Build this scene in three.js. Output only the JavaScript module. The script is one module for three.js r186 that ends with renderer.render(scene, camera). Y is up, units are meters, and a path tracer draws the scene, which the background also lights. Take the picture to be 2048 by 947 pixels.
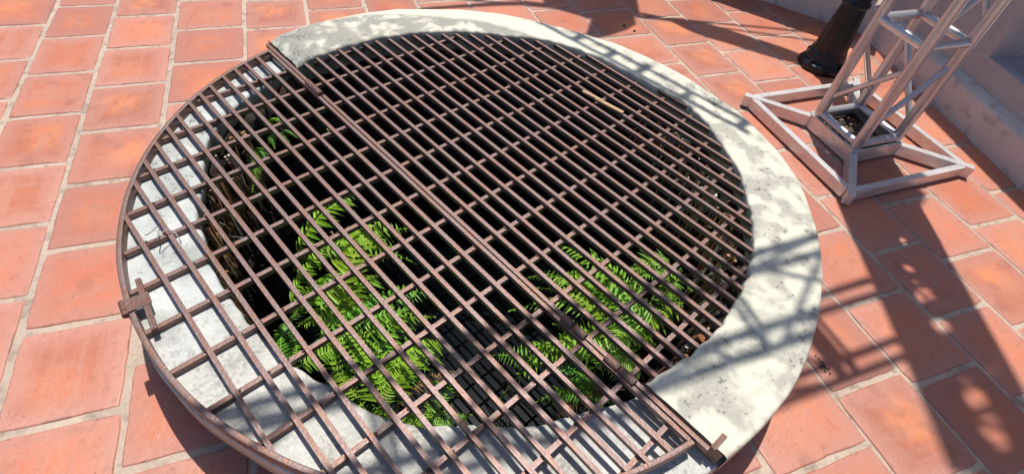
import * as THREE from 'three';
import { mergeGeometries } from 'three/addons/utils/BufferGeometryUtils.js';

// ---------------------------------------------------------------- camera, sky, sun, exposure
const scene = new THREE.Scene();
const camera = new THREE.PerspectiveCamera(47.03, 1024 / 473, 0.05, 400);
{
  const X = new THREE.Vector3(0.948, 0.096, 0.303), Y = new THREE.Vector3(0.166, 0.663, -0.73), Z = new THREE.Vector3(-0.271, 0.742, 0.613);
  camera.quaternion.setFromRotationMatrix(new THREE.Matrix4().makeBasis(X, Y, Z)).normalize();
  camera.position.set(-0.425, 1.45, 1.304);
  camera.updateMatrixWorld(true);
  camera.updateProjectionMatrix();
}
const renderer = new THREE.WebGLRenderer({ antialias: true });
renderer.setSize(1024, 473);
renderer.toneMapping = THREE.LinearToneMapping;
renderer.toneMappingExposure = 1.05;
renderer.shadowMap.enabled = true;
const SUNDIR = new THREE.Vector3(0.118, 1, -0.264).normalize();
const sun = new THREE.DirectionalLight(new THREE.Color(1.0, 0.955, 0.89), 5.0);
sun.position.copy(SUNDIR).multiplyScalar(20);
sun.castShadow = true;
sun.shadow.mapSize.set(4096, 4096);
Object.assign(sun.shadow.camera, { left: -7, right: 7, top: 7, bottom: -7, near: 1, far: 50 });
sun.shadow.radius = 1;
scene.add(sun, sun.target);

// ---------------------------------------------------------------- seeded noise
function rng(seed) { let a = seed >>> 0; return () => { a = (a + 0x6D2B79F5) | 0; let t = Math.imul(a ^ (a >>> 15), 1 | a); t = (t + Math.imul(t ^ (t >>> 7), 61 | t)) ^ t; return ((t ^ (t >>> 14)) >>> 0) / 4294967296; }; }
const rand = rng(71);
const R = (a, b) => a + (b - a) * rand();
function h2(x, y, s) { let h = Math.imul(x | 0, 374761393) ^ Math.imul(y | 0, 668265263) ^ Math.imul(s | 0, 2147483647 - 77); h = Math.imul(h ^ (h >>> 13), 1274126177); h = Math.imul(h ^ (h >>> 16), 2246822519); return ((h ^ (h >>> 15)) >>> 0) / 4294967296; }
function vn(x, y, s = 0) {
  const xi = Math.floor(x), yi = Math.floor(y); let fx = x - xi, fy = y - yi; fx = fx * fx * (3 - 2 * fx); fy = fy * fy * (3 - 2 * fy);
  const a = h2(xi, yi, s), b = h2(xi + 1, yi, s), c = h2(xi, yi + 1, s), d = h2(xi + 1, yi + 1, s);
  return (a + (b - a) * fx) * (1 - fy) + (c + (d - c) * fx) * fy;
}
function fbm(x, y, o = 4, s = 0) { let v = 0, a = 0.5, t = 0; for (let i = 0; i < o; i++) { v += a * vn(x, y, s + i * 17); t += a; x = x * 2.03 + 11.3; y = y * 2.03 + 5.7; a *= 0.5; } return v / t; }
const clamp = (x, a = 0, b = 1) => Math.min(b, Math.max(a, x));
const ss = (a, b, x) => { const t = clamp((x - a) / (b - a)); return t * t * (3 - 2 * t); };
const mix3 = (a, b, t) => [a[0] + (b[0] - a[0]) * t, a[1] + (b[1] - a[1]) * t, a[2] + (b[2] - a[2]) * t];
const toS = v => { v = clamp(v); return 255 * (v <= 0.0031308 ? 12.92 * v : 1.055 * Math.pow(v, 1 / 2.4) - 0.055); };
function tex(n, f, srgb = true, m = n) {                                    // f(u, v) gives linear rgb
  const d = new Uint8Array(n * m * 4);
  for (let j = 0; j < m; j++) for (let i = 0; i < n; i++) {
    const c = f((i + 0.5) / n, (j + 0.5) / m), k = (j * n + i) * 4;
    for (let q = 0; q < 3; q++) d[k + q] = srgb ? toS(c[q]) : 255 * clamp(c[q]);
    d[k + 3] = 255;
  }
  const t = new THREE.DataTexture(d, n, m);
  t.magFilter = THREE.LinearFilter; t.minFilter = THREE.LinearMipmapLinearFilter; t.generateMipmaps = true;
  t.wrapS = t.wrapT = THREE.RepeatWrapping; if (srgb) t.colorSpace = THREE.SRGBColorSpace; t.needsUpdate = true;
  return t;
}
const grey = v => [v, v, v];

// sky: clear tropical blue with thin bright cloud, whiter towards the horizon
{
  const w = 512, h = 256, d = new Float32Array(w * h * 4);
  for (let j = 0; j < h; j++) for (let i = 0; i < w; i++) {
    const el = ((j + 0.5) / h - 0.5) * Math.PI, az = ((i + 0.5) / w - 0.5) * Math.PI * 2, k = (j * w + i) * 4;
    const y = Math.sin(el), e = Math.max(0, y);
    let c = mix3([0.62, 0.74, 0.92], [0.12, 0.26, 0.66], Math.pow(e, 0.55));
    if (y > 0) {
      const px = Math.cos(az) * Math.cos(el) / (y + 0.18), pz = Math.sin(az) * Math.cos(el) / (y + 0.18);
      const cl = ss(0.47, 0.72, fbm(px * 1.3 + 3, pz * 1.3 + 8, 5, 91)) * ss(0, 0.12, y);
      c = mix3(c, [1.15, 1.15, 1.17], cl * 0.25);
    } else c = mix3([0.5, 0.5, 0.5], [0.3, 0.2, 0.15], ss(0, -0.3, y));
    const ang = Math.acos(clamp(Math.cos(az) * Math.cos(el) * SUNDIR.x + y * SUNDIR.y + Math.sin(az) * Math.cos(el) * SUNDIR.z, -1, 1)) * 57.3, au = 30 * Math.exp(-ang / 4.2); c = [c[0] + au, c[1] + au * 0.98, c[2] + au * 0.93];
    d[k] = c[0]; d[k + 1] = c[1]; d[k + 2] = c[2]; d[k + 3] = 1;
  }
  const t = new THREE.DataTexture(d, w, h, THREE.RGBAFormat, THREE.FloatType);
  t.mapping = THREE.EquirectangularReflectionMapping; t.magFilter = t.minFilter = THREE.LinearFilter; t.needsUpdate = true;
  scene.background = t; scene.environment = t;
  scene.backgroundIntensity = 0.52; scene.environmentIntensity = 0.52;
}

// ---------------------------------------------------------------- naming helpers
const used = new Map();
function numbered(n) { const k = used.get(n) || 0; used.set(n, k + 1); return k ? `${n}_${String(k).padStart(3, '0')}` : n; }
function shadows(m) { m.castShadow = m.receiveShadow = true; return m; }
function thing(name, label, category, pos = [0, 0, 0], turn = 0, group) {
  const o = new THREE.Group(); o.name = numbered(name); o.position.set(...pos); o.rotation.y = turn;
  o.userData = { label, category }; if (group) o.userData.group = group; scene.add(o); return o;
}
const partCount = new WeakMap();
function part(name, geo, m, parent, label) {
  const o = shadows(new THREE.Mesh(geo, m));
  let c = partCount.get(parent); if (!c) partCount.set(parent, c = {});
  const k = c[name] || 0; c[name] = k + 1; o.name = k ? `${name}_${String(k).padStart(3, '0')}` : name;
  parent.add(o); if (label) o.userData.label = label; return o;
}
function structure(name, geo, m) { const o = shadows(new THREE.Mesh(geo, m)); o.name = numbered(name); o.userData = { kind: 'structure' }; scene.add(o); return o; }
const merge = a => mergeGeometries(a.map(g => g.index ? g.toNonIndexed() : g));

// ---------------------------------------------------------------- geometry helpers
function box(lx, ly, lz, c = 0.0012) {                                     // chamfered box, uv in metres
  const s = new THREE.Shape(); const a = lx / 2 - c, b = ly / 2 - c;
  s.moveTo(-a, -b); s.lineTo(a, -b); s.lineTo(a, b); s.lineTo(-a, b); s.closePath();
  const g = new THREE.ExtrudeGeometry(s, { depth: lz - 2 * c, bevelEnabled: true, bevelSize: c, bevelThickness: c, bevelSegments: 1, steps: 1 });
  g.translate(0, 0, -lz / 2 + c); return g;
}
function plainBox(lx, ly, lz) {
  const g = new THREE.BoxGeometry(lx, ly, lz), p = g.attributes.position, n = g.attributes.normal, u = g.attributes.uv;
  for (let i = 0; i < p.count; i++) {
    const ax = Math.abs(n.getX(i)), ay = Math.abs(n.getY(i));
    if (ax > 0.5) u.setXY(i, p.getZ(i), p.getY(i)); else if (ay > 0.5) u.setXY(i, p.getX(i), p.getZ(i)); else u.setXY(i, p.getX(i), p.getY(i));
  }
  return g;
}
function tubeBetween(a, b, r, seg = 14, r2 = r) {                          // a closed round bar from a to b
  const A = new THREE.Vector3(...a), B = new THREE.Vector3(...b), d = B.clone().sub(A), L = d.length();
  const g = new THREE.CylinderGeometry(r2, r, L, seg, 1);
  const u = g.attributes.uv; for (let i = 0; i < u.count; i++) u.setXY(i, u.getX(i) * r * 6.28, u.getY(i) * L);
  g.applyQuaternion(new THREE.Quaternion().setFromUnitVectors(new THREE.Vector3(0, 1, 0), d.normalize()));
  g.translate((A.x + B.x) / 2, (A.y + B.y) / 2, (A.z + B.z) / 2); return g;
}
function barBetween(a, b, w, hgt) {                                        // flat bar, upright, between two points on one level
  const A = new THREE.Vector3(...a), B = new THREE.Vector3(...b), d = B.clone().sub(A), g = box(w, hgt, d.length());
  g.applyQuaternion(new THREE.Quaternion().setFromUnitVectors(new THREE.Vector3(0, 0, 1), d.normalize()));
  g.translate((A.x + B.x) / 2, (A.y + B.y) / 2, (A.z + B.z) / 2); return g;
}
function grid(nu, nv, f, uvf) {                                            // sheet from f(i/nu, j/nv)
  const P = [], U = [], I = [];
  for (let j = 0; j <= nv; j++) for (let i = 0; i <= nu; i++) { const p = f(i / nu, j / nv); P.push(...p); const q = uvf(p, i / nu, j / nv); U.push(q[0], q[1]); }
  for (let j = 0; j < nv; j++) for (let i = 0; i < nu; i++) { const a = j * (nu + 1) + i, b = a + 1, c = a + nu + 1, d = c + 1; I.push(a, c, b, b, c, d); }
  const g = new THREE.BufferGeometry(); g.setAttribute('position', new THREE.Float32BufferAttribute(P, 3)); g.setAttribute('uv', new THREE.Float32BufferAttribute(U, 2)); g.setIndex(I); g.computeVertexNormals(); return g;
}

// ---------------------------------------------------------------- materials
const std = (o) => new THREE.MeshStandardMaterial(o);
const mortarTex = tex(512, (u, v) => {
  const n = fbm(u * 10, v * 10, 5, 3), f = vn(u * 200, v * 200, 9), g = fbm(u * 40, v * 40, 3, 21);
  return mix3(mix3([0.34, 0.265, 0.205], [0.50, 0.40, 0.315], n), [0.17, 0.12, 0.095], 0.55 * ss(0.5, 0.85, g)).map(x => x * (0.9 + 0.2 * f));
});
const mortarM = std({ map: mortarTex, roughness: 0.95, bumpMap: mortarTex, bumpScale: 0.003 });
function tileTex(k) {
  const lum = 0.74 + 0.42 * h2(k, 31, 4), base = mix3([0.43, 0.140, 0.085], [0.52, 0.175, 0.092], h2(k, 3, 5)).map(x => x * lum), core = mix3([0.64, 0.225, 0.085], [0.54, 0.19, 0.095], h2(k, 8, 2));
  const haze = mix3([0.475, 0.225, 0.165], [0.38, 0.165, 0.12], h2(k, 5, 9)), dark = [0.25, 0.095, 0.065], ca = 0.2 + 0.8 * h2(k, 77, 3), cx = 0.35 + 0.3 * h2(k, 1, 1), cy = 0.35 + 0.3 * h2(k, 2, 1);
  return tex(192, (u, v) => {
    const e = Math.min(u, v, 1 - u, 1 - v), n = fbm(u * 2.4 + k * 7, v * 2.4 + k * 3, 4, k), n2 = fbm(u * 5 + k, v * 2.2, 4, k + 40), f = vn(u * 110, v * 110, k), st = fbm(u * 2 + k, v * 20, 3, k + 80), g = fbm(u * 14 + k, v * 14, 4, k + 22);
    const dc = Math.hypot((u - cx) * 1.1, v - cy);
    let c = mix3(base, core, ca * ss(0.42, 0.08, dc + (n - 0.5) * 0.55));
    c = mix3(c, haze, clamp((1 - ss(0.0, 0.28, e + (n2 - 0.5) * 0.36)) * 0.8 + 0.5 * ss(0.42, 0.75, n2)));
    c = mix3(c, haze, 0.35 * ss(0.45, 0.8, st));
    c = mix3(c, dark, 0.5 * ss(0.60, 0.85, fbm(u * 4 + k * 2, v * 4, 4, k + 9)) * h2(k, 6, 6) + 0.22 * ss(0.55, 0.8, g));
    c = mix3(c, [0.09, 0.05, 0.04], 0.7 * ss(0.93, 0.98, vn(u * 34 + k, v * 34, k + 60)) * ss(0.45, 0.6, n2) + 0.45 * (1 - ss(0, 0.05, e)) * ss(0.58, 0.75, fbm(u * 9 + k, v * 9, 3, k + 55)));
    return c.map(x => x * (0.94 + 0.12 * f));
  });
}
const tileBump = tex(256, (u, v) => grey(0.5 * fbm(u * 5, v * 5, 3, 6) + 0.35 * fbm(u * 24, v * 24, 3, 61) + 0.15 * vn(u * 120, v * 120, 7)), false);
const tileMs = []; for (let k = 0; k < 16; k++) tileMs.push(std({ map: tileTex(k), roughness: 0.36 + 0.2 * h2(k, 4, 4), bumpMap: tileBump, bumpScale: 0.0020, color: new THREE.Color().setRGB(1, 1, 1) }));

function polar(list) {                                                      // smooth closed radius curve from [degrees, radius]
  const L = list.slice().sort((a, b) => a[0] - b[0]);
  return th => { let d = th * 180 / Math.PI; d = ((d + 180) % 360 + 360) % 360 - 180; let i = L.findIndex(p => p[0] > d); let a, b; if (i <= 0) { a = L[L.length - 1]; b = L[0]; } else { a = L[i - 1]; b = L[i]; } let da = d - a[0], db = b[0] - a[0]; if (da < 0) da += 360; if (db <= 0) db += 360; const t = da / db, q = t * t * (3 - 2 * t); return a[1] + (b[1] - a[1]) * q; };
}
const rOutR = polar([[-130, 1.085], [-108, 1.088], [-96, 1.085], [-84, 1.066], [-72, 1.05], [-52, 1.029], [-35, 1.043], [-14, 1.066], [-4, 1.092], [14, 1.106], [30, 1.1], [47, 1.096], [64, 1.103], [90, 1.1], [124, 1.044], [150, 1.046], [172, 1.047], [-157, 1.062], [-138, 1.084]]);
const rInR = polar([[-130, 0.868], [-115, 0.863], [-94, 0.864], [-69, 0.863], [-54, 0.889], [-28, 0.88], [-9, 0.915], [9, 0.901], [34, 0.894], [58, 0.884], [78, 0.868], [120, 0.868], [180, 0.87]]);
const rInL = polar([[-178, 0.848], [-152, 0.905], [-142, 0.912], [-122, 0.93], [-90, 0.9], [0, 0.93], [60, 0.89], [86, 0.864], [102, 0.86], [118, 0.866], [130, 0.842], [151, 0.834], [168, 0.838]]);
// concrete of the well head: one map over the whole 2.4 m square, worn and stained where the real thing is
const WORLD = 2.4, cuv = p => [p[0] / WORLD + 0.5 + p[1] * 0.31, p[2] / WORLD + 0.5 + p[1] * 0.23];
function crack(x, z, pts) { let m = 9; for (let i = 0; i + 1 < pts.length; i++) { const [ax, az] = pts[i], [bx, bz] = pts[i + 1], dx = bx - ax, dz = bz - az, t = clamp(((x - ax) * dx + (z - az) * dz) / (dx * dx + dz * dz)); m = Math.min(m, Math.hypot(x - ax - t * dx, z - az - t * dz)); } return m; }
const slabTex = tex(1024, (u, v) => {
  const x = (u - 0.5) * WORLD, z = (v - 0.5) * WORLD, r = Math.hypot(x, z), th = Math.atan2(z, x) * 57.3;
  const n = fbm(x * 6, z * 6, 5, 1), m = fbm(x * 22, z * 22, 4, 2), f = vn(x * 240, z * 240, 3), sp = fbm(x * 110, z * 110, 3, 4);
  let c = mix3([0.64, 0.605, 0.475], [0.585, 0.555, 0.45], ss(0.2, 0.85, n));
  c = mix3(c, [0.42, 0.41, 0.37], 0.14 * ss(0.3, 0.9, m) + 0.10 * ss(0.2, 0.9, fbm(x * 4, z * 4, 5, 34)));
  const eo = 1 - ss(0.0, 0.055, rOutR(th / 57.3) - r - 0.005 + 0.06 * (m - 0.5)), ei = 1 - ss(0, 0.03, r - rInR(th / 57.3) - 0.004 + 0.03 * (m - 0.5)), edge = Math.max(eo, ei);
  const moss = ss(-103, -119, th) * ss(0.15, 0.8, fbm(x * 9, z * 9, 5, 31) + 0.14);
  c = mix3(c, [0.36, 0.37, 0.32], 0.85 * moss);
  c = mix3(c, [0.22, 0.215, 0.19], Math.max(0.6 * eo * ss(0.3, 0.7, m), 0.8 * ei * ss(0.2, 0.5, m)));
  c = mix3(c, [0.13, 0.13, 0.115], 0.85 * ss(0.93 - 0.26 * edge * ss(0.35, 0.65, m) - 0.24 * moss, 0.99 - 0.22 * edge * ss(0.35, 0.65, m) - 0.2 * moss, sp));
  const wob = 0.012 * (fbm(x * 30, z * 30, 3, 51) - 0.5);
  const cr = Math.min(crack(x + wob, z + wob, [[0.30, 1.02], [0.45, 0.96], [0.56, 0.93], [0.68, 0.85]]), crack(x + wob, z - wob, [[0.36, 0.95], [0.45, 0.92], [0.50, 0.83], [0.58, 0.80]]));
  c = mix3([0.12, 0.11, 0.1], c, ss(0.0007, 0.0024, cr));
  return c.map(q => q * (0.94 + 0.12 * f));
});
const copingTex = tex(1024, (u, v) => {
  const x = (u - 0.5) * WORLD, z = (v - 0.5) * WORLD, r = Math.hypot(x, z);
  const n = fbm(x * 7, z * 7, 5, 11), m = fbm(x * 18, z * 18, 4, 12), f = vn(x * 240, z * 240, 13), sp = fbm(x * 95, z * 95, 3, 14);
  let c = mix3([0.50, 0.525, 0.51], [0.36, 0.38, 0.37], ss(0.3, 0.7, n));
  const inner = 1 - ss(0.0, 0.09, r - 0.86 + 0.06 * (n - 0.5));
  c = mix3(c, [0.27, 0.28, 0.26], 0.6 * ss(0.4 - 0.1 * inner, 0.8, m));
  c = mix3(c, [0.10, 0.105, 0.09], 0.75 * ss(0.86 - 0.22 * inner * ss(0.3, 0.6, m), 0.95 - 0.2 * inner * ss(0.3, 0.6, m), sp));
  const near = ss(0.35, 0.75, z), grit = fbm(x * 130, z * 130, 2, 141);
  c = mix3(c, [0.47, 0.44, 0.38], 0.55 * near); c = mix3(c, [0.16, 0.15, 0.125], near * 0.7 * ss(0.42, 0.62, fbm(x * 13, z * 13, 4, 143)) * ss(0.42, 0.7, grit)); c = mix3(c, [0.66, 0.65, 0.60], near * 0.5 * ss(0.62, 0.8, grit));
  c = mix3(c, [0.60, 0.61, 0.59], 0.45 * ss(0.5, 0.8, fbm(x * 9, z * 9, 4, 15)));
  return c.map(q => q * (0.92 + 0.16 * f));
});
const concreteBump = tex(512, (u, v) => grey(0.45 * fbm(u * 14, v * 14, 4, 8) + 0.35 * fbm(u * 60, v * 60, 3, 18) + 0.2 * vn(u * 250, v * 250, 28)), false);
concreteBump.repeat.set(2, 2);
const slabM = std({ map: slabTex, roughness: 0.92, bumpMap: concreteBump, bumpScale: 0.003 });
const copingM = std({ map: copingTex, roughness: 0.92, bumpMap: concreteBump, bumpScale: 0.006 });
const wellWallM = std({ map: mortarTex, color: new THREE.Color().setRGB(0.55, 0.5, 0.46), roughness: 0.95 });
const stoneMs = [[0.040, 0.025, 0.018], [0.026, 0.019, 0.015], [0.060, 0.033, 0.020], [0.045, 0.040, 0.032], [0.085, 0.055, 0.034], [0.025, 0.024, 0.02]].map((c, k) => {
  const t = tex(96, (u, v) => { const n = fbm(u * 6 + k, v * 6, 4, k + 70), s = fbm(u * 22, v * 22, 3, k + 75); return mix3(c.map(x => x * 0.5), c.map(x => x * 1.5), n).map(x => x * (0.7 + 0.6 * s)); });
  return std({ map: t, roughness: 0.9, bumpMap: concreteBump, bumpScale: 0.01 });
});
const rustTex = tex(512, (u, v) => {
  const n = fbm(u * 8, v * 8, 5, 5), m = fbm(u * 20, v * 20, 4, 6), f = vn(u * 230, v * 230, 7);
  let c = mix3([0.165, 0.107, 0.095], [0.225, 0.155, 0.14], n);
  c = mix3(c, [0.27, 0.105, 0.05], 0.5 * ss(0.52, 0.85, m));
  c = mix3(c, [0.09, 0.055, 0.05], 0.4 * ss(0.62, 0.8, fbm(u * 70, v * 70, 3, 66)));
  return mix3(c, [0.20, 0.085, 0.04], 0.55 * ss(0.55, 0.8, fbm(u * 5, v * 5, 3, 67))).map(x => x * (0.94 + 0.12 * f));
});
rustTex.repeat.set(2, 2);
const rustBump = tex(256, (u, v) => grey(fbm(u * 40, v * 40, 3, 99)), false); rustBump.repeat.set(4, 4);
const rustM = std({ map: rustTex, roughness: 0.5, metalness: 0.38, bumpMap: rustBump, bumpScale: 0.0008 });
const rustDarkM = std({ map: rustTex, color: new THREE.Color().setRGB(0.72, 0.6, 0.55), roughness: 0.6, metalness: 0.15, bumpMap: rustBump, bumpScale: 0.002 });
const aluTex = tex(256, (u, v) => { const n = fbm(u * 6, v * 14, 4, 17), m = fbm(u * 40, v * 40, 3, 18); return mix3([0.56, 0.535, 0.535], [0.66, 0.635, 0.635], n).map(x => x * (1 - 0.12 * ss(0.5, 0.85, m))); });
const aluM = std({ map: aluTex, roughness: 0.33, metalness: 0.7 });
const aluSideTex = tex(256, (u, v) => { const n = fbm(u * 5, v * 20, 4, 27), m = fbm(u * 30, v * 30, 3, 28); return mix3([0.66, 0.63, 0.61], [0.78, 0.755, 0.74], n).map(x => x * (1 - 0.18 * ss(0.5, 0.85, m))); });
const aluFrameM = std({ map: aluSideTex, roughness: 0.36, metalness: 0.5 });
const blackM = std({ color: new THREE.Color().setRGB(0.006, 0.006, 0.008), roughness: 0.3, metalness: 0.1 });
const wallTex = tex(512, (u, v) => {
  const n = fbm(u * 8, v * 8, 5, 41), m = fbm(u * 30, v * 30, 4, 42), f = vn(u * 240, v * 240, 44);
  return mix3(mix3([0.40, 0.385, 0.405], [0.47, 0.455, 0.465], n), [0.18, 0.175, 0.17], 0.22 * ss(0.5, 0.85, m)).map(x => x * (0.95 + 0.1 * f));
});
const wallM = std({ map: wallTex, roughness: 0.93, bumpMap: concreteBump, bumpScale: 0.006 });
const plinthTex = tex(512, (u, v) => {
  const n = fbm(u * 7, v * 7, 5, 45), m = fbm(u * 24, v * 24, 4, 46), f = vn(u * 240, v * 240, 47);
  return mix3(mix3([0.56, 0.525, 0.495], [0.67, 0.64, 0.61], n), [0.15, 0.14, 0.13], 0.4 * ss(0.5, 0.85, m)).map(x => x * (0.95 + 0.1 * f));
});
const plinthM = std({ map: plinthTex, roughness: 0.93, bumpMap: concreteBump, bumpScale: 0.008 });
const leafTex = tex(128, (u, v) => { const n = fbm(u * 5, v * 5, 4, 33); return mix3([0.13, 0.36, 0.025], [0.44, 0.68, 0.055], n); });
const fernMs = [[1, 1, 1], [0.55, 0.8, 0.9], [1, 1, 0.7], [1, 0.88, 0.5], [0.8, 0.95, 0.8]].map(c => new THREE.MeshPhysicalMaterial({ map: leafTex, color: new THREE.Color().setRGB(...c.map(x => Math.min(1, x))), roughness: 0.5, transmission: 0.3, thickness: 0, side: THREE.DoubleSide }));
const deadM = std({ color: new THREE.Color().setRGB(0.22, 0.13, 0.05), roughness: 0.8, side: THREE.DoubleSide });
const rachisM = std({ color: new THREE.Color().setRGB(0.10, 0.10, 0.03), roughness: 0.7 });
const strawMs = [[0.14, 0.075, 0.04], [0.30, 0.18, 0.09], [0.44, 0.40, 0.32], [0.26, 0.10, 0.04]].map(c => std({ color: new THREE.Color().setRGB(...c), roughness: 0.85 }));
const waterM = new THREE.MeshPhysicalMaterial({ color: new THREE.Color().setRGB(0.0012, 0.0018, 0.0020), roughness: 0.02, metalness: 0, ior: 1.33, specularIntensity: 1 });

// ---------------------------------------------------------------- the setting: tiled terrace
const HG = 0.264;                                                          // level of the top of the grate
{
  const shape = new THREE.Shape(); shape.absarc(0, 0, 60, 0, Math.PI * 2); const hole = new THREE.Path(); hole.absarc(0, 0, 1.0, 0, Math.PI * 2, true); shape.holes.push(hole);
  const g = new THREE.ShapeGeometry(shape, 64); g.rotateX(-Math.PI / 2); g.translate(0, -0.0035, 0);
  const terrace = structure('terrace_floor', g, mortarM);
  const xTop = [-2.86, -2.56, -2.25, -1.945, -1.643, -1.378, -1.093, -0.781, -0.476, -0.168, 0.122, 0.424, 0.75, 1.042, 1.367, 1.662, 1.972, 2.28, 2.59, 2.89, 3.19];
  const xBot = [-2.86, -2.56, -2.25, -1.945, -1.648, -1.368, -1.068, -0.768, -0.458, -0.138, 0.182, 0.532, 0.869, 1.149, 1.437, 1.697, 1.972, 2.25, 2.53, 2.83, 3.13];
  const phase = { 4: -0.296, 5: -0.163, 6: 0.62, 7: -0.27, 8: -0.13, 9: -0.29, 10: -0.16, 11: 1.098, 12: 0.933, 13: 0.979, 14: 0.80, 15: 0.594, 16: 0.477, 17: 0.022 };
  // rough-edged tile shapes: 1 x 1 top, chamfered rim
  const variants = [];
  for (let k = 0; k < 8; k++) {
    const N = 7, top = [], ring = [];
    const edge = [];
    for (let s = 0; s < 4; s++) for (let i = 0; i < N; i++) {
      const t = i / N - 0.5, c = [[t, -0.5], [0.5, t], [-t, 0.5], [-0.5, -t]][s];
      const j = i === 0 ? R(0.008, 0.034) : R(0, 0.014), L = Math.hypot(c[0], c[1]);
      edge.push([c[0] * (1 - j / L * 1.0), c[1] * (1 - j / L * 1.0)]);
    }
    const P = [], U = [], I = [], M = edge.length;
    P.push(0, 0.0006, 0); U.push(0.5, 0.5);
    for (const [s, y] of [[0.955, 0.0003], [0.982, -0.0005], [1.0, -0.006]]) for (const [x, z] of edge) { P.push(x * s, y + R(-0.0003, 0.0003), z * s); U.push(x * s + 0.5, z * s + 0.5); }
    for (let i = 0; i < M; i++) { const n = (i + 1) % M; I.push(0, 1 + n, 1 + i); for (let q = 0; q < 2; q++) { const a = 1 + q * M + i, b = 1 + q * M + n, c = a + M, d = b + M; I.push(a, b, c, b, d, c); } }
    const tg = new THREE.BufferGeometry(); tg.setAttribute('position', new THREE.Float32BufferAttribute(P, 3)); tg.setAttribute('uv', new THREE.Float32BufferAttribute(U, 2)); tg.setIndex(I); tg.computeVertexNormals(); variants.push(tg);
  }
  const far = [], v3 = new THREE.Vector3(); let count = 0;
  for (let c = 0; c + 1 < xTop.length; c++) {
    const ph = phase[c] !== undefined ? phase[c] : (c % 2) * 0.155 + 0.03;
    const pitch = 0.3085, k0 = Math.ceil((-4.2 - ph) / pitch), k1 = Math.floor((2.6 - ph) / pitch);
    for (let k = k0; k < k1; k++) {
      const z0 = ph + k * pitch, zc = z0 + pitch / 2, t = clamp((zc + 1.33) / 2.3, -0.3, 1.3);
      const xa = xTop[c] + (xBot[c] - xTop[c]) * t, xb = xTop[c + 1] + (xBot[c + 1] - xTop[c + 1]) * t, xc = (xa + xb) / 2;
      const j = xc < 0.5 ? 0.013 : 0.008, jz = xc < 0.5 ? 0.014 : 0.012;
      const w = xb - xa - j + R(-0.004, 0.004), l = pitch - jz + R(-0.004, 0.004);
      if (Math.hypot(Math.abs(xc) + w / 2, Math.abs(zc) + l / 2) < 1.0 || Math.hypot(xc, zc) < 0.95) continue;
      v3.set(xc, 0, zc).project(camera);
      const inFrame = Math.abs(v3.x) < 1.14 && Math.abs(v3.y) < 1.22 && v3.z < 1 && Math.hypot(xc, zc) > 0.95;
      const rot = Math.floor(R(0, 4)), skew = (xBot[c] - xTop[c]) / 2.3, mi = Math.floor(R(0, 16)), vi = Math.floor(R(0, 8)), yy = R(-0.0006, 0.0008);
      const tilt = [R(-0.003, 0.003), R(-0.003, 0.003)];
      if (inFrame && count < 298) {
        count++;
        const o = part('tile', variants[vi], tileMs[mi], terrace);
        o.scale.set(rot % 2 ? l : w, 1, rot % 2 ? w : l); o.position.set(xc + R(-0.002, 0.002), yy, zc); o.rotation.set(tilt[0], rot * Math.PI / 2 + skew, tilt[1], 'YXZ');
        if (Math.hypot(Math.max(0, Math.abs(xc) - w / 2), Math.max(0, Math.abs(zc) - l / 2)) < 1.05) {          // cut to the round of the well
          o.updateMatrixWorld(true); const g = variants[vi].clone(), p = g.attributes.position, inv = o.matrixWorld.clone().invert(), q = new THREE.Vector3();
          for (let i = 0; i < p.count; i++) { q.fromBufferAttribute(p, i).applyMatrix4(o.matrixWorld); const r = Math.hypot(q.x, q.z); if (r < 1.005) { q.x *= 1.005 / r; q.z *= 1.005 / r; } q.applyMatrix4(inv); p.setXYZ(i, q.x, q.y, q.z); }
          o.geometry = g;
        }
      } else far.push([xc, zc, w, l, vi, skew]);
    }
  }
  const inst = new THREE.InstancedMesh(variants[0], tileMs[3], far.length); const m4 = new THREE.Matrix4();
  far.forEach(([x, z, w, l, , sk], i) => { m4.compose(new THREE.Vector3(x, 0, z), new THREE.Quaternion().setFromAxisAngle(new THREE.Vector3(0, 1, 0), sk), new THREE.Vector3(w, 1, l)); inst.setMatrixAt(i, m4); });
  inst.name = 'outer_tiles'; inst.userData = { kind: 'stuff' }; shadows(inst); terrace.add(inst);
  console.log('tiles', count, far.length);
}

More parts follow.
